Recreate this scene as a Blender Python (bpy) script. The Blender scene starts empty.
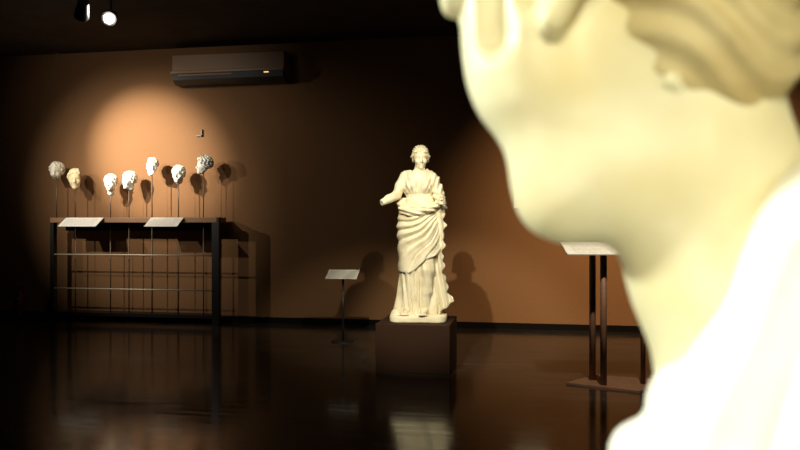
import bpy, bmesh, math, random
import numpy as np
from mathutils import Vector, Matrix

# ------------------------------------------------------------------ camera
S = bpy.context.scene
COL = S.collection
YAW = math.radians(9.9)
F = 700.0
CAM = Vector((0, 0, 1.48))
RT = Vector((math.cos(YAW), math.sin(YAW), 0))
FW = Vector((-math.sin(YAW), math.cos(YAW), 0))
UP = Vector((0, 0, 1))
YW = 10.1            # back wall plane
CEIL = 4.22

def at(px, py, d):
    """point seen at px,py standing d metres ahead"""
    return CAM + RT * ((px - 400) / F * d) + UP * ((225 - py) / F * d) + FW * d

def on_y(px, py, y=YW):
    v = RT * ((px - 400) / F) + UP * ((225 - py) / F) + FW
    return CAM + v * (y / v.y)

cd = bpy.data.cameras.new('camera'); cam = bpy.data.objects.new('camera', cd); COL.objects.link(cam)
cam.location = CAM; cam.rotation_euler = (math.radians(90), 0, YAW)
cd.sensor_width = 36; cd.lens = 36 * F / 800
cd.clip_start = 0.02
cd.dof.use_dof = True; cd.dof.focus_distance = 7.6; cd.dof.aperture_fstop = 4.6
S.camera = cam

# ------------------------------------------------------------------ world, exposure, lights
W = bpy.data.worlds.new('world'); S.world = W; W.use_nodes = True
W.node_tree.nodes['Background'].inputs[0].default_value = (0.010, 0.008, 0.006, 1)
W.node_tree.nodes['Background'].inputs[1].default_value = 0.3
S.view_settings.view_transform = 'Standard'; S.view_settings.look = 'None'
S.view_settings.exposure = 0.0; S.view_settings.gamma = 1.0
S.view_settings.use_curve_mapping = False

def spot(name, loc, target, power, deg, blend=0.5, col=(1, 0.80, 0.55), r=0.03):
    l = bpy.data.lights.new(name, 'SPOT'); l.energy = power; l.spot_size = math.radians(deg)
    l.spot_blend = blend; l.color = col; l.shadow_soft_size = r
    o = bpy.data.objects.new(name, l); COL.objects.link(o); o.location = loc
    o.rotation_euler = (Vector(target) - Vector(loc)).to_track_quat('-Z', 'Y').to_euler()
    return o

WARM = (1.0, 0.74, 0.46); NEUT = (1.0, 0.86, 0.62)
hc = on_y(150, 156)
HW = (1.0, 0.93, 0.80)
spot('heads_key', (-7.35, 6.5, 3.95), hc, 2500, 33, 1.0, HW, 0.02)
spot('heads_second', (-7.0, 5.4, 3.95), on_y(136, 186), 680, 47, 1.0, HW, 0.02)
spot('heads_third', (-8.2, 6.9, 3.3), on_y(190, 205), 210, 60, 0.7, HW, 0.03)
spot('added_wall_wash', (-5.6, 5.6, 4.1), on_y(150, 110), 105, 66, 1.0, HW, 0.05)  # added weak wash, lifts the dim wall above the heads
SC = (1.0, 0.92, 0.70)
spot('statue_key', (-1.35, 3.3, 4.08), (-1.05, 6.9, 1.5), 950, 30, 0.6, SC, 0.03)
spot('statue_fill', (0.45, 3.5, 4.0), (-1.05, 6.9, 1.45), 420, 28, 0.6, SC, 0.03)
spot('right_wash', (1.7, 5.8, 4.0), (1.75, YW, 1.25), 1350, 72, 1.0, (1.0, 0.72, 0.42), 0.05)
bc = at(660, 130, 0.5)
spot('bust_top', bc + Vector((-0.2, -2.5, 1.05)), bc + Vector((0.03, 0, -0.03)), 215, 15, 0.5, (1, 0.92, 0.64), 0.18)
spot('bust_fill', bc + Vector((1.6, -1.6, 0.25)), bc + Vector((0.03, 0, -0.03)), 50, 22, 0.5, (1, 0.90, 0.60), 0.15)  # added fill light, flattens the shading on the bust
spot('bust_bounce_fill', bc + Vector((-1.3, -1.2, -0.55)), bc + Vector((0.0, 0, -0.03)), 45, 26, 0.5, (1, 0.95, 0.72), 0.15)  # added low fill in place of light bounced up under the jaw
spot('bust_side', bc + Vector((-1.9, 0.3, 0.8)), bc, 225, 30, 0.5, (0.95, 1.0, 0.86), 0.12)
spot('bust_shoulder', bc + Vector((0.35, -1.5, 0.55)), at(805, 440, 0.42), 55, 9, 0.6, (1, 0.96, 0.86), 0.05)
spot('added_stand_fill', (0.9, 4.7, 4.05), (0.95, 6.7, 1.1), 560, 44, 0.9, (1, 0.88, 0.66), 0.05)  # unseen spot added to brighten the reading stand card and nearby floor

# ------------------------------------------------------------------ materials
def mat(name, col, rough=0.6, metal=0.0, noise=None, bump=None, emit=None, spec=0.5, sss=0):
    m = bpy.data.materials.new(name); m.use_nodes = True
    nt = m.node_tree; b = nt.nodes['Principled BSDF']
    b.inputs['Base Color'].default_value = (*col, 1)
    b.inputs['Roughness'].default_value = rough; b.inputs['Metallic'].default_value = metal
    b.inputs['Specular IOR Level'].default_value = spec
    if sss:
        b.inputs['Subsurface Weight'].default_value = sss
        b.inputs['Subsurface Scale'].default_value = 0.01
        b.inputs['Subsurface Radius'].default_value = (1, 0.8, 0.5)
    tc = nt.nodes.new('ShaderNodeTexCoord')
    if noise:
        sc, c2, lo, hi = noise
        n = nt.nodes.new('ShaderNodeTexNoise'); n.inputs['Scale'].default_value = sc; n.inputs['Detail'].default_value = 6
        nt.links.new(tc.outputs['Object'], n.inputs['Vector'])
        r = nt.nodes.new('ShaderNodeValToRGB')
        r.color_ramp.elements[0].position = lo; r.color_ramp.elements[0].color = (*col, 1)
        r.color_ramp.elements[1].position = hi; r.color_ramp.elements[1].color = (*c2, 1)
        nt.links.new(n.outputs['Fac'], r.inputs[0]); nt.links.new(r.outputs[0], b.inputs['Base Color'])
    if bump:
        sc, st, dist = bump
        n = nt.nodes.new('ShaderNodeTexNoise'); n.inputs['Scale'].default_value = sc; n.inputs['Detail'].default_value = 4
        nt.links.new(tc.outputs['Object'], n.inputs['Vector'])
        bp = nt.nodes.new('ShaderNodeBump'); bp.inputs['Strength'].default_value = st; bp.inputs['Distance'].default_value = dist
        nt.links.new(n.outputs['Fac'], bp.inputs['Height']); nt.links.new(bp.outputs[0], b.inputs['Normal'])
    if emit:
        b.inputs['Emission Color'].default_value = (*emit[0], 1); b.inputs['Emission Strength'].default_value = emit[1]
    return m

M_wall = mat('brown_wall', (0.205, 0.100, 0.042), 0.85, noise=(60, (0.25, 0.124, 0.053), 0.35, 0.7), bump=(240, 0.25, 0.004), spec=0.2)
M_side = mat('dark_wall', (0.02, 0.015, 0.012), 0.9, bump=(40, 0.2, 0.004), spec=0.2)
M_ceil = mat('dark_ceiling', (0.055, 0.045, 0.036), 0.9, noise=(3, (0.04, 0.033, 0.028), 0.4, 0.7), spec=0.15)
M_base = mat('black_skirting', (0.005, 0.004, 0.004), 0.8, spec=0.08)
M_marble = mat('aged_marble', (0.84, 0.76, 0.56), 0.5, noise=(9, (0.66, 0.56, 0.36), 0.48, 0.75), bump=(60, 0.25, 0.004), sss=0.08)
M_marble2 = mat('pale_marble', (0.86, 0.82, 0.58), 0.45, noise=(11, (0.80, 0.69, 0.37), 0.42, 0.8), sss=0.15)
M_cloth = mat('white_marble_garment', (0.95, 0.93, 0.84), 0.5, noise=(12, (0.92, 0.86, 0.68), 0.5, 0.85), sss=0.1)
M_hair = mat('shaded_marble_hair', (0.66, 0.56, 0.30), 0.55, noise=(16, (0.50, 0.38, 0.17), 0.42, 0.72), sss=0.1)  # shade on the bust's hair put into a darker marble colour
M_stone_w = mat('chalky_stone', (0.92, 0.89, 0.80), 0.7, noise=(25, (0.76, 0.68, 0.54), 0.6, 0.75), bump=(90, 0.4, 0.006))
M_stone_g = mat('grey_stone', (0.78, 0.72, 0.58), 0.75, noise=(25, (0.58, 0.52, 0.40), 0.45, 0.7), bump=(90, 0.4, 0.006))
M_stone_y = mat('yellow_stone', (0.86, 0.74, 0.44), 0.7, noise=(22, (0.76, 0.60, 0.32), 0.45, 0.75), bump=(80, 0.4, 0.006))
M_plinth = mat('brown_plinth_paint', (0.034, 0.015, 0.008), 0.75, noise=(80, (0.040, 0.018, 0.010), 0.4, 0.6), spec=0.15)
M_frame = mat('brown_frame_paint', (0.27, 0.14, 0.065), 0.5)
M_black = mat('black_metal', (0.012, 0.010, 0.009), 0.45)
M_steel = mat('brushed_steel', (0.62, 0.52, 0.40), 0.45, 0.3)
M_rod = mat('dull_rod_metal', (0.16, 0.11, 0.075), 0.5, 0.5)
M_post = mat('rusty_brown_steel', (0.17, 0.085, 0.05), 0.6, 0.1, noise=(30, (0.22, 0.11, 0.065), 0.4, 0.7))
M_ac = mat('brown_plastic_casing', (0.30, 0.17, 0.09), 0.5)
M_acl = mat('tan_plastic_trim', (0.34, 0.19, 0.10), 0.4)
M_led = mat('amber_indicator', (0.9, 0.6, 0.2), 0.4, emit=((1, 0.62, 0.2), 1.2))
M_red = mat('red_enamel', (0.16, 0.012, 0.008), 0.3)
M_brass = mat('brass', (0.6, 0.35, 0.12), 0.35, 0.9)
M_lamp = mat('lamp_lens', (1, 0.95, 0.85), 0.3, emit=((1, 0.93, 0.80), 60))
M_white = mat('white_card', (0.80, 0.76, 0.66), 0.6)

def label_mat():
    m = mat('printed_label_card', (0.90, 0.87, 0.78), 0.55)
    nt = m.node_tree; b = nt.nodes['Principled BSDF']
    tc = nt.nodes.new('ShaderNodeTexCoord'); sp = nt.nodes.new('ShaderNodeSeparateXYZ')
    nt.links.new(tc.outputs['Generated'], sp.inputs[0])
    def mth(op, a, bb=None):
        n = nt.nodes.new('ShaderNodeMath'); n.operation = op
        for i, v in enumerate((a, bb)):
            if v is None: continue
            if isinstance(v, (int, float)): n.inputs[i].default_value = v
            else: nt.links.new(v, n.inputs[i])
        return n.outputs[0]
    y = sp.outputs['Y']; x = sp.outputs['X']
    line = mth('LESS_THAN', mth('FRACT', mth('MULTIPLY', y, 9.0)), 0.4)
    nz = nt.nodes.new('ShaderNodeTexNoise'); nz.inputs['Scale'].default_value = 40
    nt.links.new(tc.outputs['Generated'], nz.inputs['Vector'])
    words = mth('GREATER_THAN', nz.outputs['Fac'], 0.46)
    area = mth('MULTIPLY', mth('MULTIPLY', mth('GREATER_THAN', x, 0.07), mth('LESS_THAN', x, 0.9)),
               mth('MULTIPLY', mth('GREATER_THAN', y, 0.1), mth('LESS_THAN', y, 0.9)))
    f = mth('MULTIPLY', mth('MULTIPLY', line, words), mth('MULTIPLY', area, 0.55))
    mx = nt.nodes.new('ShaderNodeMix'); mx.data_type = 'RGBA'
    nt.links.new(f, mx.inputs[0]); mx.inputs[6].default_value = (0.90, 0.87, 0.78, 1); mx.inputs[7].default_value = (0.25, 0.22, 0.18, 1)
    nt.links.new(mx.outputs[2], b.inputs['Base Color'])
    return m
M_label = label_mat()

def floor_mat():
    m = bpy.data.materials.new('polished_dark_boards'); m.use_nodes = True
    nt = m.node_tree; b = nt.nodes['Principled BSDF']
    tc = nt.nodes.new('ShaderNodeTexCoord')
    br = nt.nodes.new('ShaderNodeTexBrick'); br.inputs['Scale'].default_value = 1.0
    br.inputs['Brick Width'].default_value = 1.2; br.inputs['Row Height'].default_value = 0.19
    br.inputs['Mortar Size'].default_value = 0.003
    br.inputs['Color1'].default_value = (0.040, 0.033, 0.027, 1); br.inputs['Color2'].default_value = (0.026, 0.021, 0.017, 1)
    br.inputs['Mortar'].default_value = (0.008, 0.006, 0.004, 1)
    nt.links.new(tc.outputs['Object'], br.inputs['Vector'])
    mp = nt.nodes.new('ShaderNodeMapping'); mp.inputs['Scale'].default_value = (0.8, 6, 1)
    nt.links.new(tc.outputs['Object'], mp.inputs[0])
    nz = nt.nodes.new('ShaderNodeTexNoise'); nz.inputs['Scale'].default_value = 2.5; nz.inputs['Detail'].default_value = 8
    nt.links.new(mp.outputs[0], nz.inputs['Vector'])
    mx = nt.nodes.new('ShaderNodeMix'); mx.data_type = 'RGBA'; mx.blend_type = 'MULTIPLY'; mx.inputs[0].default_value = 0.8
    rp = nt.nodes.new('ShaderNodeValToRGB'); rp.color_ramp.elements[0].position = 0.35; rp.color_ramp.elements[0].color = (0.35, 0.35, 0.35, 1)
    rp.color_ramp.elements[1].position = 0.7; rp.color_ramp.elements[1].color = (1.6, 1.5, 1.4, 1)
    nt.links.new(nz.outputs['Fac'], rp.inputs[0])
    nt.links.new(br.outputs['Color'], mx.inputs[6]); nt.links.new(rp.outputs[0], mx.inputs[7])
    nt.links.new(mx.outputs[2], b.inputs['Base Color'])
    r2 = nt.nodes.new('ShaderNodeMapRange'); r2.inputs[1].default_value = 0.3; r2.inputs[2].default_value = 0.75
    r2.inputs[3].default_value = 0.09; r2.inputs[4].default_value = 0.20; b.inputs['Specular IOR Level'].default_value = 0.28
    nt.links.new(nz.outputs['Fac'], r2.inputs[0]); nt.links.new(r2.outputs[0], b.inputs['Roughness'])
    bp = nt.nodes.new('ShaderNodeBump'); bp.inputs['Strength'].default_value = 0.06; bp.inputs['Distance'].default_value = 0.003
    nt.links.new(nz.outputs['Fac'], bp.inputs['Height']); nt.links.new(bp.outputs[0], b.inputs['Normal'])
    return m
M_floor = floor_mat()

# ------------------------------------------------------------------ mesh helpers
def link(name, me, m=None, parent=None, loc=None, smooth=False):
    o = bpy.data.objects.new(name, me); COL.objects.link(o)
    if m: me.materials.append(m)
    if parent: o.parent = parent
    if loc is not None: o.location = loc
    if smooth:
        for p in me.polygons: p.use_smooth = True
    return o

def bm_obj(name, bm, m, parent=None, loc=None, bevel=0.0, smooth=False):
    if bevel:
        bmesh.ops.bevel(bm, geom=bm.edges[:], offset=bevel, segments=2, affect='EDGES', profile=0.6)
    bmesh.ops.recalc_face_normals(bm, faces=bm.faces[:])
    me = bpy.data.meshes.new(name); bm.to_mesh(me); bm.free()
    return link(name, me, m, parent, loc, smooth)

def box(bm, x0, x1, y0, y1, z0, z1):
    g = bmesh.ops.create_cube(bm, size=1)
    for v in g['verts']:
        v.co = Vector((x0 + (v.co.x + .5) * (x1 - x0), y0 + (v.co.y + .5) * (y1 - y0), z0 + (v.co.z + .5) * (z1 - z0)))
    return g['verts']

def cyl(bm, p, q, r, r2=None, n=16):
    p = Vector(p); q = Vector(q); d = q - p
    M = Matrix.Translation((p + q) / 2) @ d.to_track_quat('Z', 'Y').to_matrix().to_4x4()
    bmesh.ops.create_cone(bm, cap_ends=True, segments=n, radius1=r, radius2=r if r2 is None else r2, depth=d.length, matrix=M)

def prism(bm, prof, x0, x1):
    """profile of (y,z) points pushed along x"""
    a = [bm.verts.new((x0, y, z)) for y, z in prof]; b = [bm.verts.new((x1, y, z)) for y, z in prof]
    bm.faces.new(a); bm.faces.new(b[::-1]); n = len(prof)
    for i in range(n): bm.faces.new((a[i], b[i], b[(i + 1) % n], a[(i + 1) % n]))

def lathe(bm, prof, n=24, c=(0, 0, 0)):
    rings = []
    for r, z in prof:
        rings.append([bm.verts.new((c[0] + r * math.cos(2 * math.pi * i / n), c[1] + r * math.sin(2 * math.pi * i / n), c[2] + z)) for i in range(n)])
    for a, b in zip(rings, rings[1:]):
        for i in range(n): bm.faces.new((a[i], a[(i + 1) % n], b[(i + 1) % n], b[i]))
    bm.faces.new(rings[0][::-1]); bm.faces.new(rings[-1])

def new(): return bmesh.new()

def tag(o, label, cat, group=None):
    o['label'] = label; o['category'] = cat
    if group: o['group'] = group
    return o

def thing(name, label, cat, loc, rz=0, group=None):
    o = bpy.data.objects.new(name, None); COL.objects.link(o); o.location = loc; o.rotation_euler.z = rz
    o.empty_display_size = 0.1
    return tag(o, label, cat, group)

def struct(name, bm, m, bevel=0):
    o = bm_obj(name, bm, m, bevel=bevel); o['kind'] = 'structure'; return o

# ---- signed distance shapes, meshed with surface nets
def surface_net(fn, lo, hi, h):
    lo = np.array(lo, float); hi = np.array(hi, float)
    n = np.ceil((hi - lo) / h).astype(int) + 1
    ax = [lo[i] + h * np.arange(n[i]) for i in range(3)]
    X, Y, Z = np.meshgrid(*ax, indexing='ij')
    D = fn(X, Y, Z).astype(np.float64)
    # close at the borders
    D[0] = np.maximum(D[0], h * .5); D[-1] = np.maximum(D[-1], h * .5)
    D[:, 0] = np.maximum(D[:, 0], h * .5); D[:, -1] = np.maximum(D[:, -1], h * .5)
    D[:, :, 0] = np.maximum(D[:, :, 0], h * .5); D[:, :, -1] = np.maximum(D[:, :, -1], h * .5)
    ins = D < 0
    cs = tuple(k - 1 for k in n)
    acc = np.zeros(cs + (3,)); cnt = np.zeros(cs)
    corners = [(i, j, k) for i in (0, 1) for j in (0, 1) for k in (0, 1)]
    def sl(c): return tuple(slice(c[i], c[i] + cs[i]) for i in range(3))
    for a in corners:
        for axn in range(3):
            if a[axn]: continue
            b = list(a); b[axn] = 1
            da = D[sl(a)]; db = D[sl(b)]
            cr = (da < 0) != (db < 0)
            t = np.where(cr, da / np.where(cr, da - db, 1), 0)
            for q in range(3):
                acc[..., q] += np.where(cr, a[q] + (t if q == axn else 0), 0)
            cnt += cr
    act = cnt > 0
    idx = -np.ones(cs, int); idx[act] = np.arange(act.sum())
    ci = np.argwhere(act)
    V = lo + h * (ci + acc[act] / cnt[act][:, None])
    faces = []
    for axn in range(3):
        b1, b2 = (axn + 1) % 3, (axn + 2) % 3
        s0 = [slice(None)] * 3; s1 = [slice(None)] * 3
        s0[axn] = slice(0, -1); s1[axn] = slice(1, None)
        A = ins[tuple(s0)]; B = ins[tuple(s1)]
        for pos in (True, False):
            e = np.argwhere((A == pos) & (B == (not pos)))
            ok = (e[:, b1] > 0) & (e[:, b2] > 0) & (e[:, b1] < cs[b1]) & (e[:, b2] < cs[b2])
            e = e[ok]
            def at_(d1, d2):
                q = e.copy(); q[:, b1] -= d1; q[:, b2] -= d2
                return idx[q[:, 0], q[:, 1], q[:, 2]]
            qd = np.stack([at_(1, 1), at_(0, 1), at_(0, 0), at_(1, 0)], 1)
            if not pos: qd = qd[:, ::-1]
            faces.append(qd)
    return V, np.concatenate(faces)

def sdf_obj(name, fn, lo, hi, h, m, parent=None, loc=None, xf=None):
    V, Fc = surface_net(fn, lo, hi, h)
    if xf is not None: V = xf(V)
    me = bpy.data.meshes.new(name)
    me.vertices.add(len(V)); me.vertices.foreach_set('co', V.ravel())
    me.loops.add(len(Fc) * 4); me.loops.foreach_set('vertex_index', Fc.ravel().astype(np.int32))
    me.polygons.add(len(Fc)); me.polygons.foreach_set('loop_start', np.arange(0, len(Fc) * 4, 4, dtype=np.int32))
    me.polygons.foreach_set('use_smooth', np.ones(len(Fc), bool))
    me.update(calc_edges=True); me.validate()
    return link(name, me, m, parent, loc)

def ell(X, Y, Z, c, r, rot=None):
    x, y, z = X - c[0], Y - c[1], Z - c[2]
    if rot is not None:
        M = np.array(Matrix.Rotation(rot[1], 3, rot[0]).transposed())
        x, y, z = (M[0, 0] * x + M[0, 1] * y + M[0, 2] * z, M[1, 0] * x + M[1, 1] * y + M[1, 2] * z, M[2, 0] * x + M[2, 1] * y + M[2, 2] * z)
    k0 = np.sqrt((x / r[0]) ** 2 + (y / r[1]) ** 2 + (z / r[2]) ** 2)
    k1 = np.sqrt((x / r[0] ** 2) ** 2 + (y / r[1] ** 2) ** 2 + (z / r[2] ** 2) ** 2) + 1e-9
    return k0 * (k0 - 1) / k1

def cap(X, Y, Z, a, b, ra, rb=None):
    rb = ra if rb is None else rb
    a = np.array(a, float); b = np.array(b, float); d = b - a
    t = np.clip(((X - a[0]) * d[0] + (Y - a[1]) * d[1] + (Z - a[2]) * d[2]) / (d @ d), 0, 1)
    return np.sqrt((X - a[0] - t * d[0]) ** 2 + (Y - a[1] - t * d[1]) ** 2 + (Z - a[2] - t * d[2]) ** 2) - (ra + (rb - ra) * t)

def chain(X, Y, Z, pts, k=0.01):
    d = None
    for (a, ra), (b, rb) in zip(pts, pts[1:]):
        e = cap(X, Y, Z, a, b, ra, rb); d = e if d is None else smin(d, e, k)
    return d

def smin(a, b, k):
    h = np.clip(0.5 + 0.5 * (b - a) / k, 0, 1); return b + (a - b) * h - k * h * (1 - h)
def smax(a, b, k): return -smin(-a, -b, k)
def ss(x, a, b):
    t = np.clip((x - a) / (b - a), 0, 1); return t * t * (3 - 2 * t)
def wob(X, Y, Z, f, seed=0):
    r = np.random.RandomState(seed); o = 0
    for i in range(5):
        k = r.normal(size=3); k *= f * (0.7 + 0.35 * i) / np.linalg.norm(k)
        o = o + np.sin(k[0] * X + k[1] * Y + k[2] * Z + r.rand() * 6.28) / (1 + 0.5 * i)
    return o / 3

# ------------------------------------------------------------------ room
XL, XR, YN = -8.7, 5.0, -3.5
b = new(); box(b, XL - .2, XR + .2, YN - .2, YW + .2, -.1, 0); struct('floor', b, M_floor)
b = new(); box(b, XL - .2, XR + .2, YN - .2, YW + .2, CEIL, CEIL + .1); struct('ceiling', b, M_ceil)
b = new(); box(b, XL, XR, YW, YW + .2, 0, CEIL); struct('wall_back', b, M_wall)
b = new(); box(b, XL - .2, XL, YN, YW + .2, 0, CEIL); struct('wall_left', b, M_side)
b = new(); box(b, XR, XR + .2, YN, YW + .2, 0, CEIL); struct('wall_right', b, M_side)
b = new(); box(b, XL, XR, YN - .2, YN, 0, CEIL); struct('wall_front', b, M_side)
b = new(); box(b, XL, XR, YW - .018, YW, 0, .085); struct('baseboard_back', b, M_base)

# ------------------------------------------------------------------ head sculptures
def head_fn(X, Y, Z, p):
    """human head, chin near z=-.115, crown z=.125, face towards -y; p holds variations"""
    d = ell(X, Y, Z, (0, .012, .035), (.074, .092, .088))
    d = smin(d, ell(X, Y, Z, (0, -.022, -.035), (.056, .062, .075)), .03)      # face and jaw
    d = smin(d, ell(X, Y, Z, (0, -.062, -.092), (.024, .022, .020)), .02)       # chin
    d = smin(d, cap(X, Y, Z, (-.03, -.071, .022), (.03, -.071, .022), .010), .018)  # brow
    for s in (-1, 1):
        d = smin(d, ell(X, Y, Z, (s * .038, -.058, -.028), (.02, .018, .02)), .02)
        d = smax(d, -ell(X, Y, Z, (s * .029, -.090, .004), (.019, .020, .011)), .012)  # socket
        d = smin(d, ell(X, Y, Z, (s * .028, -.0685, .003), (.013, .011, .009)), .004)
    d = smin(d, cap(X, Y, Z, (0, -.078, .018), (0, -.097, -.030), .007, .011), .010)   # nose
    d = smin(d, cap(X, Y, Z, (-.013, -.084, -.035), (.013, -.084, -.035), .006), .007)
    d = smin(d, cap(X, Y, Z, (-.018, -.078, -.056), (.018, -.078, -.056), .006), .006)
    d = smin(d, cap(X, Y, Z, (-.014, -.077, -.070), (.014, -.077, -.070), .006), .006)
    d = smax(d, -cap(X, Y, Z, (-.016, -.087, -.063), (.016, -.087, -.063), .0015), .004)
    if p.get('ears', 1):
        for s in (-1, 1):
            d = smin(d, ell(X, Y, Z, (s * .074, .008, -.005), (.010, .018, .030)), .006)
    if p.get('neck'):
        d = smin(d, cap(X, Y, Z, (0, .015, -.06), (0, .025, -.06 - p['neck']), .048), .03)
    return d

def hair_fn(X, Y, Z, curl=0.006, thick=.014, low=-.03):
    d = ell(X, Y, Z, (0, .018, .042), (.076 + thick, .090 + thick, .088 + thick * .8))
    a = np.arctan2(Y - .015, X); 
    d = d - curl * np.sin(a * 13 + 25 * Z + 2 * np.sin(Z * 60)) - curl * .8 * np.sin(Z * 150 + 4 * np.sin(a * 4))
    hl = Z - (.055 + .9 * (Y + .085) * -1)            # rises over the brow, falls behind the ears
    d = smax(d, -(Z - (.060 - 1.3 * (Y + .06))), .008)
    d = smax(d, -(Z - low), .01)
    return d

specs = [
 # px, py(centre), size px, rot, material, options, label
 (56.5, 172.5, .86, 0.3, M_stone_g, dict(seed=3, rough=.009, ears=0, curl=.005, chop=[((-.3, -.4, -1), .075)]), 'worn grey stone head, farthest left on its rod above the display rack'),
 (75.5, 180, .92, 0.5, M_stone_y, dict(seed=5, rough=.007, ears=0, curl=.004, chop=[((1, .1, .1), .05)]), 'smooth yellowish stone head on a rod beside the grey head'),
 (110.5, 183.5, .74, 0.2, M_stone_w, dict(seed=8, rough=.006, neck=.07, curl=.006, chop=[]), 'small white stone head with a long neck, lowest of the seven'),
 (129, 181, .78, -0.4, M_stone_w, dict(seed=12, rough=.008, neck=.03, curl=.005, chop=[((-1, 0, -.3), .06)]), 'broken white stone head on a rod between the long-necked head and the tall one'),
 (152, 167.5, .78, 0.6, M_stone_w, dict(seed=21, rough=.007, ears=0, neck=.02, curl=.005, chop=[((.9, .1, -.7), .058), ((-1, 0, .2), .07)]), 'narrow white stone head fragment raised high above the right label of the rack'),
 (178.5, 175, .76, 0.1, M_stone_w, dict(seed=27, rough=.007, neck=.02, curl=.006, chop=[]), 'white stone head with bulging hair, second from the right end of the rack'),
 (203.5, 166, .74, -1.15, M_stone_w, dict(seed=33, rough=.014, curl=.011, thick=.022, neck=.0, chop=[]), 'curly white stone head in profile, farthest right on the rack'),
]
Y_ROD = YW - 0.29
ZTOP = on_y(135, 217.5, YW - .45).z
GH = 'sculpted heads on rods'
rods = []
for px, py, s, rz, m, o, lab in specs:
    p = on_y(px, py, Y_ROD)
    def fn(X, Y, Z, o=o):
        d = head_fn(X, Y, Z, o)
        d = smin(d, hair_fn(X, Y, Z, o.get('curl', .006), o.get('thick', .014)), .004)
        for nrm, off in o['chop']:
            n = np.array(nrm) / np.linalg.norm(nrm)
            d = smax(d, X * n[0] + Y * n[1] + Z * n[2] - off - .006 * wob(X, Y, Z, 60, o['seed'] + 1), .01)
        return d + o['rough'] * wob(X, Y, Z, 75, o['seed']) * .6
    s *= 1.42
    def xf(V, s=s): return V * s
    t = thing('stone_head', lab, 'sculpture', p, rz, GH)
    sdf_obj('head', fn, (-.12, -.13, -.18), (.12, .14, .16), .0055, m, t, None, xf)
    b = new(); cyl(b, (0, 0, ZTOP + .002 - p.z), (0, 0, -.085 * s), .008, n=10)
    bm_obj('mounting_rod', b, M_rod, t, smooth=True)
    rods.append((p, s))

# ------------------------------------------------------------------ display rack
xl = on_y(50, 222, YW - .45).x; xr = on_y(216.5, 222, YW - .45).x
ztop = on_y(135, 217.5, YW - .45).z
rack = thing('display_rack', 'long dark open steel rack with wooden top carrying seven stone heads', 'display rack', ((xl + xr) / 2, YW - .25, 0))
L = (xr - xl) / 2
rl = rack.location.x
y0, y1 = -.20, .16
b = new(); box(b, -L, L, y0, y1 - .02, ztop - .075, ztop); bm_obj('top_beam', b, M_frame, rack, bevel=.004)
for sx in (-1, 1):
    for yy in (y0,):
        b = new(); xa = sx * L - (.09 if sx > 0 else 0); top = ztop + (.02 if sx > 0 else 0)
        if sx > 0: box(b, L, L + .035, yy - .003, yy + .07, 0, ztop); box(b, L - .075, L, yy, yy + .07, 0, ztop - .076)
        else: box(b, -L, -L + .06, yy, yy + .07, 0, ztop - .076)
        bm_obj('post', b, M_black, rack)
for zz, m in ((on_y(135, 255, YW - .45).z, M_steel), (on_y(135, 289.5, YW - .45).z, M_steel)):
    b = new(); cyl(b, (-L + .05, y0 + .02, zz), (L - .07, y0 + .02, zz), .011); bm_obj('crossbar', b, m, rack, smooth=True)
b = new(); box(b, -L + .06, L - .08, y0 + .02, y0 + .06, .10, .15); bm_obj('bottom_rail', b, M_black, rack)
b = new(); box(b, -L + .06, L - .08, y1 - .07, y1 - .02, ztop - .20, ztop - .078); bm_obj('shadow_strip', b, M_black, rack)  # black strip standing in for the shadow band under the beam
b = new(); box(b, -L + .06, L - .08, y0 + .03, y1 - .03, .12, .14); bm_obj('bottom_shelf', b, M_black, rack)
for p, s in rods:
    b = new(); cyl(b, (p.x - rl, Y_ROD - rack.location.y, .14), (p.x - rl, Y_ROD - rack.location.y, ztop - .076), .009, n=10)
    bm_obj('hanging_rod', b, M_rod, rack, smooth=True)

def tilted_card(name, w, d, tilt, loc, rz, m, parent=None, th=.008):
    b = new(); box(b, -w / 2, w / 2, -d / 2, d / 2, -th, 0)
    o = bm_obj(name, b, m, parent, loc, bevel=.0015); o.rotation_euler = (tilt, 0, rz); return o

for pa, pb in ((60, 98), (146, 179)):
    A = on_y(pa, 226, YW - .60); B = on_y(pb, 226, YW - .60)
    c = tilted_card('label_panel', B.x - A.x, .24, math.radians(33), ((A.x + B.x) / 2 - rl, y0 - .107, ztop - .065), 0, M_label, rack)
    c['label'] = 'white printed text label'
    b = new(); box(b, -.05, .05, .0, .115, -.03, -.010); bm_obj('bracket', b, M_black, c)

# ------------------------------------------------------------------ statue on plinth
bp = at(412.5, 225, 7.0); PX, PY = bp.x, bp.y + .36
b = new(); box(b, -.375, .375, -.375, .375, 0, .485)
pl = bm_obj('statue_plinth', b, M_plinth, None, (PX, PY, 0), bevel=.004)
tag(pl, 'low dark brown square plinth under the draped marble statue', 'plinth')
SK = 1.025
st = thing('marble_statue', 'white marble statue of a draped woman with broken arm on brown plinth', 'statue', (at(418, 225, 7.3).x, PY, .485), math.radians(6))
st.scale = (SK, SK, SK)
def cx(Z): return -.005 + .02 * np.sin((Z - .2) * 2.2)

def skirt_base(X, Y, Z):
    rx = np.interp(Z, [0, .08, .25, .45, .7, .95, 1.1, 1.25, 1.4], [.235, .235, .205, .185, .190, .200, .185, .155, .15])
    ry = np.interp(Z, [0, .08, .25, .45, .7, .95, 1.1, 1.25, 1.4], [.17, .165, .145, .14, .15, .155, .14, .12, .115])
    c = cx(Z)
    q = np.sqrt(((X - c) / rx) ** 2 + (Y / ry) ** 2)
    return (q - 1) * np.minimum(rx, ry)

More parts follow.
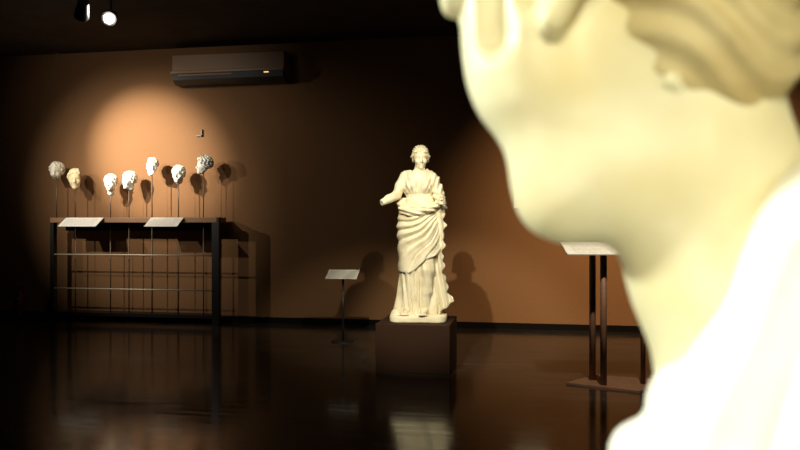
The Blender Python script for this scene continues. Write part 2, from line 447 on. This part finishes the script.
def tunic_fn(X, Y, Z):
    d = skirt_base(X, Y, Z)
    a = np.arctan2(X, -Y)
    w = a * 7.5 + 1.3 * np.sin(Z * 5 + a * 2) + .8 * np.sin(a * 3 + 1)
    f = .030 * np.abs(np.sin(w)) ** .7 + .006 * np.sin(w * 2.7 + Z * 6)
    amp = 1 - ss(Z, .45, .8)
    d = d - f * amp + .012
    # leg pressing through the cloth
    leg = chain(X, Y, Z, [((.07, -.05, .95), .10), ((.095, -.125, .52), .068), ((.085, -.115, .30), .050), ((.075, -.105, .14), .040)], .03)
    d = smin(d, leg + .003 * np.sin(X * 120 + Z * 20), .02)
    leg2 = chain(X, Y, Z, [((-.08, -.03, .95), .10), ((-.085, -.09, .52), .070), ((-.10, -.08, .14), .05)], .03)
    d = smin(d, leg2 - .010 * np.sin(X * 95 + Z * 12), .03)
    # chest
    ch = ell(X, Y, Z, (0, .0, 1.345), (.150, .095, .17))
    for s, zz in ((-1, 1.375), (1, 1.365)):
        ch = smin(ch, ell(X, Y, Z, (s * .068, -.082, zz), (.055, .050, .055)), .03)
    ch = smin(ch, cap(X, Y, Z, (-.125, .01, 1.475), (.125, .01, 1.455), .052), .05)
    pz = 1.29
    fold = .0055 * np.sin(np.arctan2(X * 1.0, Z - 1.12) * 42)          # pleats gathered at the belt
    ch = ch - fold * (ss(Z, 1.2, 1.28)) - .004
    d = smin(d, ch, .03)
    belt = np.abs(Z - 1.272 - .02 * X) - .010
    d = d + .012 * np.exp(-(belt / .014) ** 2)
    d = smax(d, Z - 1.53, .01)
    d = smax(d, .06 - Z, .01)
    # neckline
    v = ell(X, Y, Z, (.004, -.10, 1.515), (.062, .085, .078))
    d = smax(d, -v, .006)
    d = smax(d, -ell(X, Y, Z, (.0, -.03, 1.55), (.085, .11, .06)), .006)
    return d

def mantle_fn(X, Y, Z):
    d = skirt_base(X, Y, Z) - .022
    leg = chain(X, Y, Z, [((.07, -.05, .95), .115), ((.095, -.125, .50), .085)], .03)
    d = smin(d, leg, .05)
    leg2 = chain(X, Y, Z, [((-.08, -.03, .95), .115), ((-.085, -.09, .45), .082)], .03)
    d = smin(d, leg2, .05)
    th = np.arctan2(-(Z - 1.17), -(X - .28))          # fan of folds from the hip
    rr = np.sqrt((Z - 1.17) ** 2 + (X - .28) ** 2)
    ph = th * 17 + 2.2 * rr * 3 + .7 * np.sin(rr * 14)
    f = (np.abs(np.sin(ph)) ** .6 - .5) * .026 + .007 * np.sin(ph * 2.3 + 1)
    back = ss(Y, -.02, .06)
    a = np.arctan2(X, -Y)
    d = d - f * (1 - .5 * ss(-X, .10, .2)) * (1 - back) * ss(rr, .08, .3) - .012 * back * np.sin(a * 9 + Z * 4)
    hem = .60 + .55 * X + .02 * np.sin(X * 22) - .05 * np.cos(X * 6)
    hem = np.where(Y > 0, .60 + .35 * X, hem)
    d = smax(d, hem - Z, .015)
    top = 1.17 + .06 * X
    d = smax(d, Z - top, .02)
    # rolled top edge across the waist
    t = np.linspace(0, 1, 9)
    roll = None
    pts = [(-.185, .03, 1.19), (-.165, -.09, 1.13), (-.09, -.155, 1.095), (.0, -.17, 1.10), (.09, -.165, 1.125), (.17, -.13, 1.16), (.215, -.07, 1.19)]
    for p, q in zip(pts, pts[1:]):
        e = cap(X, Y, Z, p, q, .036); roll = e if roll is None else smin(roll, e, .015)
    roll = roll - .007 * np.sin((Z * 1.0 + X * .12) * 150 + 3 * np.sin(X * 9 + 1)) - .004 * np.sin(X * 30 + Z * 60)
    d = smin(d, roll, .012)
    # back roll
    d = smin(d, cap(X, Y, Z, (-.18, .05, 1.2), (.18, .08, 1.22), .05), .04)
    sh = chain(X, Y, Z, [((.085, .0, 1.50), .045), ((.150, -.005, 1.43), .060), ((.195, .01, 1.33), .058), ((.215, .0, 1.22), .052)], .03)
    sh = sh - .007 * np.sin(X * 130 - Z * 35) + .004
    d = smin(d, sh, .015)
    # cloth over the forearm, then a zigzag cascade down the side
    d = smin(d, cap(X, Y, Z, (.19, -.02, 1.29), (.235, -.06, 1.15), .048, .055) - .008 * np.sin(Z * 110 + X * 50), .02)
    zc = np.clip(Z, .10, 1.16)
    zig = .030 * (2 * np.abs(((zc * 5.2) % 1) - .5)) * ss(1.2 - zc, 0, .3) + .012 * np.sin(zc * 60)
    xe = np.interp(zc, [.1, .2, .35, .55, .8, 1.0, 1.16], [.16, .245, .205, .185, .195, .205, .215])
    wdt = np.interp(zc, [.1, .2, .35, .6, 1.16], [.055, .085, .06, .04, .04])
    dx = (np.abs(X - xe + .0) - wdt - zig)
    dy = (np.abs(Y + .055 + .016 * np.sin(X * 85 + zc * 14)) - .035)
    dz = np.maximum(Z - 1.17, .075 - Z)
    q = np.maximum(np.maximum(dx, dy), dz)
    out = np.sqrt(np.maximum(dx, 0) ** 2 + np.maximum(dy, 0) ** 2 + np.maximum(dz, 0) ** 2) + np.minimum(q, 0)
    d = smin(d, out - .008, .02)
    return d

def figure_fn(X, Y, Z):
    # head turned down a little, neck, arms, feet
    hx, hz = .018, 1.655
    x, y, z = X - hx, Y + .012, Z - hz
    ca, sa = math.cos(.16), math.sin(.16)
    y2 = ca * y + sa * z; z2 = -sa * y + ca * z          # pitch
    cr, sr = math.cos(.14), math.sin(.14)
    x3 = cr * x + sr * y2; y3 = -sr * x + cr * y2
    d = head_fn(x3, y3, z2, dict(ears=0))
    d = smin(d, chain(X, Y, Z, [((hx, .01, 1.62), .050), ((.008, .012, 1.54), .050), ((0, .01, 1.47), .075)], .02), .02)
    d = smin(d, cap(X, Y, Z, (-.12, .01, 1.465), (.12, .01, 1.45), .05), .05)
    d = smin(d, ell(X, Y, Z, (0, -.02, 1.42), (.12, .08, .10)), .03)
    arm = chain(X, Y, Z, [((-.135, .01, 1.465), .062), ((-.185, .0, 1.37), .054), ((-.225, -.03, 1.275), .046)], .03)
    arm = smin(arm, chain(X, Y, Z, [((-.225, -.03, 1.275), .047), ((-.30, -.09, 1.235), .043), ((-.365, -.14, 1.195), .033)], .02), .02)
    n = np.array((-.75, -.55, -.35)); n /= np.linalg.norm(n)
    arm = smax(arm, (X + .368) * n[0] + (Y + .142) * n[1] + (Z - 1.193) * n[2] - .004, .004)
    arm = smax(arm, -cap(X, Y, Z, (-.40, -.17, 1.175), (-.36, -.137, 1.198), .008), .004)
    d = smin(d, arm, .03)
    la = chain(X, Y, Z, [((.135, .01, 1.455), .058), ((.185, .03, 1.33), .052), ((.205, .03, 1.22), .045)], .03)
    la = smin(la, chain(X, Y, Z, [((.205, .03, 1.22), .045), ((.235, -.07, 1.21), .038), ((.235, -.155, 1.215), .030)], .02), .02)
    la = smin(la, ell(X, Y, Z, (.232, -.175, 1.213), (.036, .032, .042)), .015)
    for i in range(4):
        zz = 1.245 - .021 * i; 
        la = smin(la, chain(X, Y, Z, [((.262, -.185, zz), .0115), ((.240, -.212, zz), .0115), ((.214, -.200, zz - .002), .010)], .004), .004)
    la = smin(la, chain(X, Y, Z, [((.222, -.165, 1.25), .012), ((.225, -.205, 1.262), .011), ((.245, -.222, 1.250), .009)], .004), .005)
    la = smax(la, -cap(X, Y, Z, (.236, -.25, 1.21), (.234, -.19, 1.21), .009), .003)
    d = smin(d, la, .03)
    for ax in (.05, -.07): d = smin(d, cap(X, Y, Z, (ax * 1.3, -.09, .14), (ax, -.0, 1.35), .03), .01)
    for ax, ay, tx, ty in ((.075, -.105, .05, -.235), (-.10, -.09, -.13, -.215)):
        ft = chain(X, Y, Z, [((ax, ay, .17), .036), ((ax, ay, .115), .040), (((ax + tx) / 2, (ay + ty) / 2, .105), .034), ((tx, ty, .088), .024)], .02)
        for i in range(5):
            o = (i - 2) * .0155
            ft = smin(ft, cap(X, Y, Z, (tx + o, ty + .01, .085), (tx + o * 1.15, ty - .030 + .004 * abs(i - 1), .080), .0095), .006)
        d = smin(d, ft, .02)
    return d

def stat_hair(X, Y, Z):
    x, y, z = X - .018, Y + .012, Z - 1.655
    ca, sa = math.cos(.16), math.sin(.16)
    y2 = ca * y + sa * z; z2 = -sa * y + ca * z
    d = ell(x, y2, z2, (0, .020, .045), (.087, .098, .090))
    part = np.abs(x)
    d = d - .004 * np.sin(np.arctan2(z2 - .02, part + .01) * 26 + 14 * y2)
    d = smax(d, -(z2 - (.062 - 1.05 * (y2 + .062)) + .010 * np.cos(x * 40)), .006)
    d = smax(d, -(z2 + .055), .01)
    d = smin(d, ell(x, y2, z2, (0, .105, .02), (.042, .038, .040)) - .003 * np.sin(z2 * 160), .015)
    for s in (-1, 1):
        d = smin(d, chain(x, y2, z2, [((s * .05, -.058, .068), .016), ((s * .080, -.015, .018), .019), ((s * .070, .04, -.03), .018)], .01) - .003 * np.sin(z2 * 200 + y2 * 90), .008)
    return d

def slab_fn(X, Y, Z):
    d = ell(X, Y, Z, (0, 0, .02), (.31, .235, .2))
    d = np.maximum(np.maximum(np.abs(X) / 1.0 - .285, np.abs(Y + .02) - .215), 0) - .0
    r = .10
    q = np.sqrt(np.maximum(np.abs(X) - .285 + r, 0) ** 2 + np.maximum(np.abs(Y + .02) - .235 + r, 0) ** 2) - r
    q = q + .012 * wob(X, Y, Z * 1.5, 26, 4)
    d = smax(q, Z - .066 - .013 * wob(X, Y, Z * 0, 22, 9), .02)
    d = smin(d, ell(X, Y, Z, (-.20, -.12, .08), (.08, .08, .05)) + .006 * wob(X, Y, Z, 50, 2), .02)
    d = smax(d, .0005 - Z, .002)
    return d
sdf_obj('slab', slab_fn, (-.33, -.29, -.01), (.33, .25, .16), .009, M_marble, st)
sdf_obj('figure', figure_fn, (-.43, -.28, .05), (.32, .20, 1.80), .0065, M_marble, st)
sdf_obj('hair', stat_hair, (-.11, -.12, 1.56), (.14, .17, 1.82), .0055, M_marble, st)
sdf_obj('tunic', tunic_fn, (-.30, -.25, .04), (.30, .24, 1.56), .007, M_marble, st)
sdf_obj('mantle', mantle_fn, (-.32, -.30, .04), (.37, .30, 1.58), .007, M_marble, st)

# ------------------------------------------------------------------ foreground bust
KB = 0.48 / F          # metres for one pixel at the depth of the bust
Z0 = 1.08
base = CAM + RT * (320 * KB) + FW * .50
bust = thing('marble_bust', 'large pale marble bust seen from behind, close in front, filling the right side', 'sculpture', (base.x, base.y, 0.9), YAW)
OFF = (-320 * KB, -.50, CAM.z - .9)
def Q(px, py, w):
    k = w / F if w else KB
    return ((px - 400) * k + OFF[0], w + OFF[1], (225 - py) * k + OFF[2])
R_ = KB

def skull(X, Y, Z): return ell(X, Y, Z, Q(688, -48, .50), (108 * R_, .085, 128 * R_))
def face_fn(X, Y, Z):
    d = skull(X, Y, Z)
    d = smin(d, ell(X, Y, Z, Q(552, -30, .53), (104 * R_, .070, 110 * R_)), .03)
    d = smin(d, ell(X, Y, Z, Q(533, 55, .525), (76 * R_, .052, 84 * R_)), .03)
    d = smin(d, chain(X, Y, Z, [(Q(547, 100, .515), 60 * R_), (Q(566, 192, .515), 42 * R_)], .02), .03)
    d = smin(d, chain(X, Y, Z, [(Q(565, 190, .515), 44 * R_), (Q(610, 176, .495), 46 * R_), (Q(624, 60, .495), 46 * R_)], .03), .035)
    d = smin(d, chain(X, Y, Z, [(Q(680, 60, .50), 88 * R_), (Q(704, 190, .50), 90 * R_), (Q(736, 260, .50), 106 * R_), (Q(798, 405, .50), 130 * R_), (Q(810, 520, .50), 160 * R_)], .02), .03)
    return d
def front(px, py, fn=face_fn):
    """depth at which the sight line meets the surface"""
    w = np.linspace(.30, .62, 400)
    kx = (px - 400) / F * w + OFF[0]; kz = (225 - py) / F * w + OFF[2]
    v = fn(kx, w + OFF[1], kz); i = np.argmax(v < 0)
    return (kx[i], w[i] + OFF[1], kz[i]) if v[i] < 0 else (kx[-1], .5 + OFF[1], kz[-1])
def head_bust(X, Y, Z):
    d = face_fn(X, Y, Z)
    a = np.array(front(492, -30)); c = np.array(front(494, 36))
    d = smax(d, -cap(X, Y, Z, a, c, .012), .010)
    # brow bump on the outline
    d = smin(d, ell(X, Y, Z, Q(452, -6, .53), (14 * R_, .02, 26 * R_)), .008)
    # ear
    e0 = np.array(front(528, -10)) ; lobe = np.array(front(549, 24)); top = np.array(front(575, -75)); fr = np.array(front(520, -60))
    d = smax(d, -ell(X, Y, Z, e0 + np.array((0, 0, .01)), (.012, .014, .026)), .006)
    lobe[1] -= .011; top[1] -= .012; fr[1] -= .006
    mid = (lobe + top) / 2 + np.array((.010, -.004, 0))
    d = smin(d, chain(X, Y, Z, [(lobe, .0095), (mid, .0075), (top, .007), (fr, .006)], .006), .006)
    # tendons and softness of the neck
    d = smax(d, -(Z - Q(0, 640, 0)[2]), .02)
    return d
def hair_bust(X, Y, Z):
    d = ell(X, Y, Z, Q(682, -42, .50), (110 * R_, .093, 136 * R_))
    d = smin(d, ell(X, Y, Z, Q(700, 60, .495), (92 * R_, .078, 84 * R_)), .03)
    u = (X - Q(690, 0, 0)[0]); z = Z - Q(0, 60, 0)[2]
    d = d - .0030 * np.sin((z + .5 * u) * 230 + 2.5 * np.sin(u * 60) + 2 * np.sin(Y * 50)) - .0035 * wob(X, Y, Z, 90, 6)
    # hairline from above the ear to the nape
    line = (Z - Q(0, 75, 0)[2]) + .5 * (X - Q(610, 0, 0)[0])
    d = smax(d, -line, .012)
    d = smax(d, -(X - Q(585, 0, 0)[0] + .3 * (Z - Q(0, 0, 0)[2])), .02)
    return d
def lock_bust(X, Y, Z):
    lk = np.array(front(672, 80, hair_bust)); l2 = np.array(front(694, 104, hair_bust))
    return cap(X, Y, Z, lk, l2, .0055, .0075)
def drape_bust(X, Y, Z):
    d = chain(X, Y, Z, [(Q(960, 140, .47), 95 * R_), (Q(858, 268, .43), 92 * R_), (Q(742, 470, .45), 88 * R_)], .03)
    d = smin(d, ell(X, Y, Z, Q(800, 700, .48), (230 * R_, .12, 250 * R_)), .04)
    d = smin(d, chain(X, Y, Z, [(Q(656, 396, .47), 9 * R_), (Q(676, 388, .46), 20 * R_), (Q(668, 440, .46), 26 * R_)], .01), .01)
    d = smin(d, chain(X, Y, Z, [(Q(636, 444, .47), 18 * R_), (Q(650, 470, .46), 36 * R_), (Q(672, 545, .46), 66 * R_)], .02), .012)
    # folds along the shoulder
    for (p, q, r) in (((826, 268), (748, 456), 24), ((884, 310), (812, 500), 12), ((706, 372), (676, 440), 5)):
        a = np.array(front(*p, _dr)); c = np.array(front(*q, _dr)); 
        d = smax(d, -cap(X, Y, Z, a, c, r * R_), .014)
    d = smax(d, -(Z - .10), .01)
    return d
def _dr(X, Y, Z):
    d = chain(X, Y, Z, [(Q(960, 140, .47), 95 * R_), (Q(858, 268, .43), 92 * R_), (Q(742, 470, .45), 88 * R_)], .03)
    return smin(d, ell(X, Y, Z, Q(800, 700, .48), (230 * R_, .12, 250 * R_)), .04)
zmax = Q(0, -190, 0)[2]
sdf_obj('head', head_bust, (Q(430, 0, 0)[0], -.13, Q(0, 650, 0)[2]), (Q(960, 0, 0)[0], .16, zmax + .03), .004, M_marble2, bust)
sdf_obj('hair', hair_bust, (Q(560, 0, 0)[0], -.13, Q(0, 160, 0)[2]), (Q(840, 0, 0)[0], .13, zmax + .03), .0035, M_hair, bust)
sdf_obj('hair_lock', lock_bust, (Q(640, 0, 0)[0], -.16, Q(0, 150, 0)[2]), (Q(740, 0, 0)[0], .05, Q(0, 40, 0)[2]), .0018, M_marble2, bust)
sdf_obj('drapery', drape_bust, (Q(540, 0, 0)[0], -.20, .09), (Q(1080, 0, 0)[0], .14, Q(0, 40, 0)[2]), .0045, M_cloth, bust)
b = new(); lathe(b, [(.13, 0), (.13, .02), (.10, .035), (.075, .06), (.08, .10), (.11, .125)], 32, (.05, 0, 0)); bm_obj('socle', b, M_marble2, bust, smooth=True)
b = new(); box(b, -.17, .27, -.2, .2, 0, .9)
pd = bm_obj('bust_pedestal', b, M_plinth, None, (base.x, base.y, 0), bevel=.004); pd.rotation_euler.z = YAW
tag(pd, 'tall brown pedestal carrying the large foreground bust', 'pedestal')

# ------------------------------------------------------------------ label stands
p = on_y(343, 225, 0)if False else at(343, 225, 8.9)
t = thing('label_stand', 'slim dark stand with small white label to the left of the statue', 'label stand', (p.x, p.y, 0), math.radians(3))
b = new(); cyl(b, (0, 0, .0), (0, 0, .80), .014); bm_obj('pole', b, M_black, t, smooth=True)
b = new(); cyl(b, (0, 0, 0), (0, 0, .012), .15, n=32); bm_obj('base_plate', b, M_black, t)
tilted_card('card', .40, .26, math.radians(22), (0, -.02, .858), 0, M_label, t)
b = new(); box(b, -.10, .10, -.06, .06, .795, .815); bm_obj('card_holder', b, M_black, t)

c = at(618, 225, 6.42)
t = thing('text_panel_stand', 'three-legged brown steel reading stand with wide text panel beyond the bust', 'label stand', (c.x, c.y, 0), YAW * .6)
def loc_of(px, d):
    q = at(px, 225, d) - Vector((c.x, c.y, 0)); q.z = 0; q.rotate(Matrix.Rotation(-YAW * .6, 3, 'Z')); return q
for px, d in ((592.5, 6.62), (603.5, 6.40), (643, 6.45)):
    q = loc_of(px, d); b = new(); cyl(b, (q.x, q.y, .015), (q.x, q.y, 1.25 - (6.62 - d) * .2), .030 if px < 630 else .022, n=20); bm_obj('post', b, M_post, t, smooth=True)
corners = [loc_of(566, 6.50), loc_of(596, 6.84), loc_of(664, 6.62), loc_of(640, 6.16)]
b = new(); vs = [b.verts.new((q.x, q.y, 0.0)) for q in corners]; f = b.faces.new(vs)
r = bmesh.ops.extrude_face_region(b, geom=[f]); bmesh.ops.translate(b, verts=[v for v in r['geom'] if isinstance(v, bmesh.types.BMVert)], vec=(0, 0, .018))
bm_obj('base_plate', b, M_post, t)
tilted_card('text_card', .98, .40, math.radians(14), (.0, 0, 1.27), 0, M_label, t, .012)

# ------------------------------------------------------------------ wall things
A = on_y(514, 193); B = on_y(520, 208)
b = new(); box(b, A.x, A.x + .48, YW - .012, YW, B.z, A.z + .12)
tag(bm_obj('wall_text_panel', b, M_label), 'pale panel on the brown wall, peeping out beside the bust jaw', 'panel')
p = on_y(200, 133)
b = new(); box(b, -.05, .045, -.03, 0, -.055, -.035); box(b, .03, .045, -.03, 0, -.055, .055)
tag(bm_obj('wall_bracket', b, M_black, None, p), 'tiny dark angled bracket on the wall above the white heads', 'bracket')
p = on_y(57.5, 51, YW)
b = new(); cyl(b, (0, -.03, -.05), (0, -.03, .05), .010); box(b, -.012, .012, -.03, 0, -.05, -.03)
tag(bm_obj('wall_hook', b, M_brass, None, p), 'tiny brass hook just under the ceiling at far left', 'hook')

# air conditioner
A = on_y(171, 54, YW - .3); B = on_y(283, 82, YW - .3)
w = B.x - A.x; hgt = A.z - on_y(171, 84, YW - .3).z
t = thing('air_conditioner', 'long brown air conditioner hung high on the wall near the ceiling', 'air conditioner', (A.x, YW - .004, A.z - hgt))
b = new(); prism(b, [(0, .03), (-.24, .15), (-.26, .19), (-.26, hgt - .02), (-.24, hgt), (0, hgt)], 0, w); bm_obj('casing', b, M_ac, t, bevel=.004)
b = new(); prism(b, [(-.262, .16), (-.30, .155), (-.30, .185), (-.262, .20)], -.01, w); bm_obj('trim_strip', b, M_acl, t)
b = new(); prism(b, [(0, 0), (-.20, .0), (-.285, .06), (-.30, .145), (-.262, .15), (-.24, .13), (0, .02)], .02, w - .0); bm_obj('lower_louvre', b, M_black, t)
b = new(); prism(b, [(-.302, .11), (-.306, .115), (-.304, .135), (-.296, .14)], .12, w * .55); bm_obj('air_slot', b, M_acl, t)
x = on_y(266, 75, YW - .3).x - A.x
b = new(); box(b, x - .03, x + .04, -.308, -.296, .118, .132); bm_obj('indicator_light', b, M_led, t)

# fire extinguisher in the dark corner
p = on_y(20, 225, YW - .12)
t = thing('fire_extinguisher', 'small red fire extinguisher barely visible in the dark left corner', 'fire extinguisher', (p.x, YW - .12, 0.03))
zb = 0.07
b = new(); lathe(b, [(.055, 0), (.065, .015), (.065, .30), (.05, .36), (.022, .39), (.022, .41)], 24); bm_obj('cylinder', b, M_red, t, smooth=True)
b = new(); box(b, -.085, .085, -.02, .02, .455, .475); box(b, -.02, .02, -.02, .02, .41, .455); bm_obj('handle', b, M_brass, t)
b = new(); lathe(b, [(.022, 0), (.03, .01), (.03, .02), (.02, .03)], 16, (0, -.07, .26)); bm_obj('pressure_gauge', b, M_brass, t, smooth=True)
b = new(); box(b, -.1, .1, -.1, .1, -.03, 0); bm_obj('floor_stand', b, M_black, t)

# ceiling track lamps
def track_lamp(px, py, d, aim, lit, label):
    p = at(px, py, d)
    t = thing('track_lamp', label, 'spotlight', (p.x, p.y, p.z), 0, 'ceiling spotlights')
    dr = (Vector(aim) - p).normalized()
    b = new(); cyl(b, -dr * .16, dr * .05, .055, .075, 24); bm_obj('housing', b, M_black, t, smooth=False)
    b = new(); cyl(b, (-dr * .05), (-dr.x * .05, -dr.y * .05, CEIL - p.z - .03), .010); bm_obj('stem', b, M_black, t)
    b = new(); cyl(b, dr * .052, dr * .060, .052, .052, 24); bm_obj('lens', b, M_lamp if lit else M_black, t)
    b = new(); box(b, -.06 - dr.x * .05, .06 - dr.x * .05, -.03 - dr.y * .05, .03 - dr.y * .05, CEIL - p.z - .03, CEIL - p.z); bm_obj('ceiling_mount', b, M_black, t)
    return t, p, dr
t, p, dr = track_lamp(110, 18, 7.6, (-2.6, 2.0, 1.2), True, 'glowing ceiling spotlight shining towards the viewer at upper left')
l = bpy.data.lights.new('lamp_light', 'POINT'); l.energy = 7; l.color = (1, .9, .75); l.shadow_soft_size = .04
o = bpy.data.objects.new('lamp_light', l); COL.objects.link(o); o.location = p + dr * .12
track_lamp(82, 13, 7.3, (-7, 9.5, 1.5), False, 'unlit black ceiling spotlight just left of the glowing one')
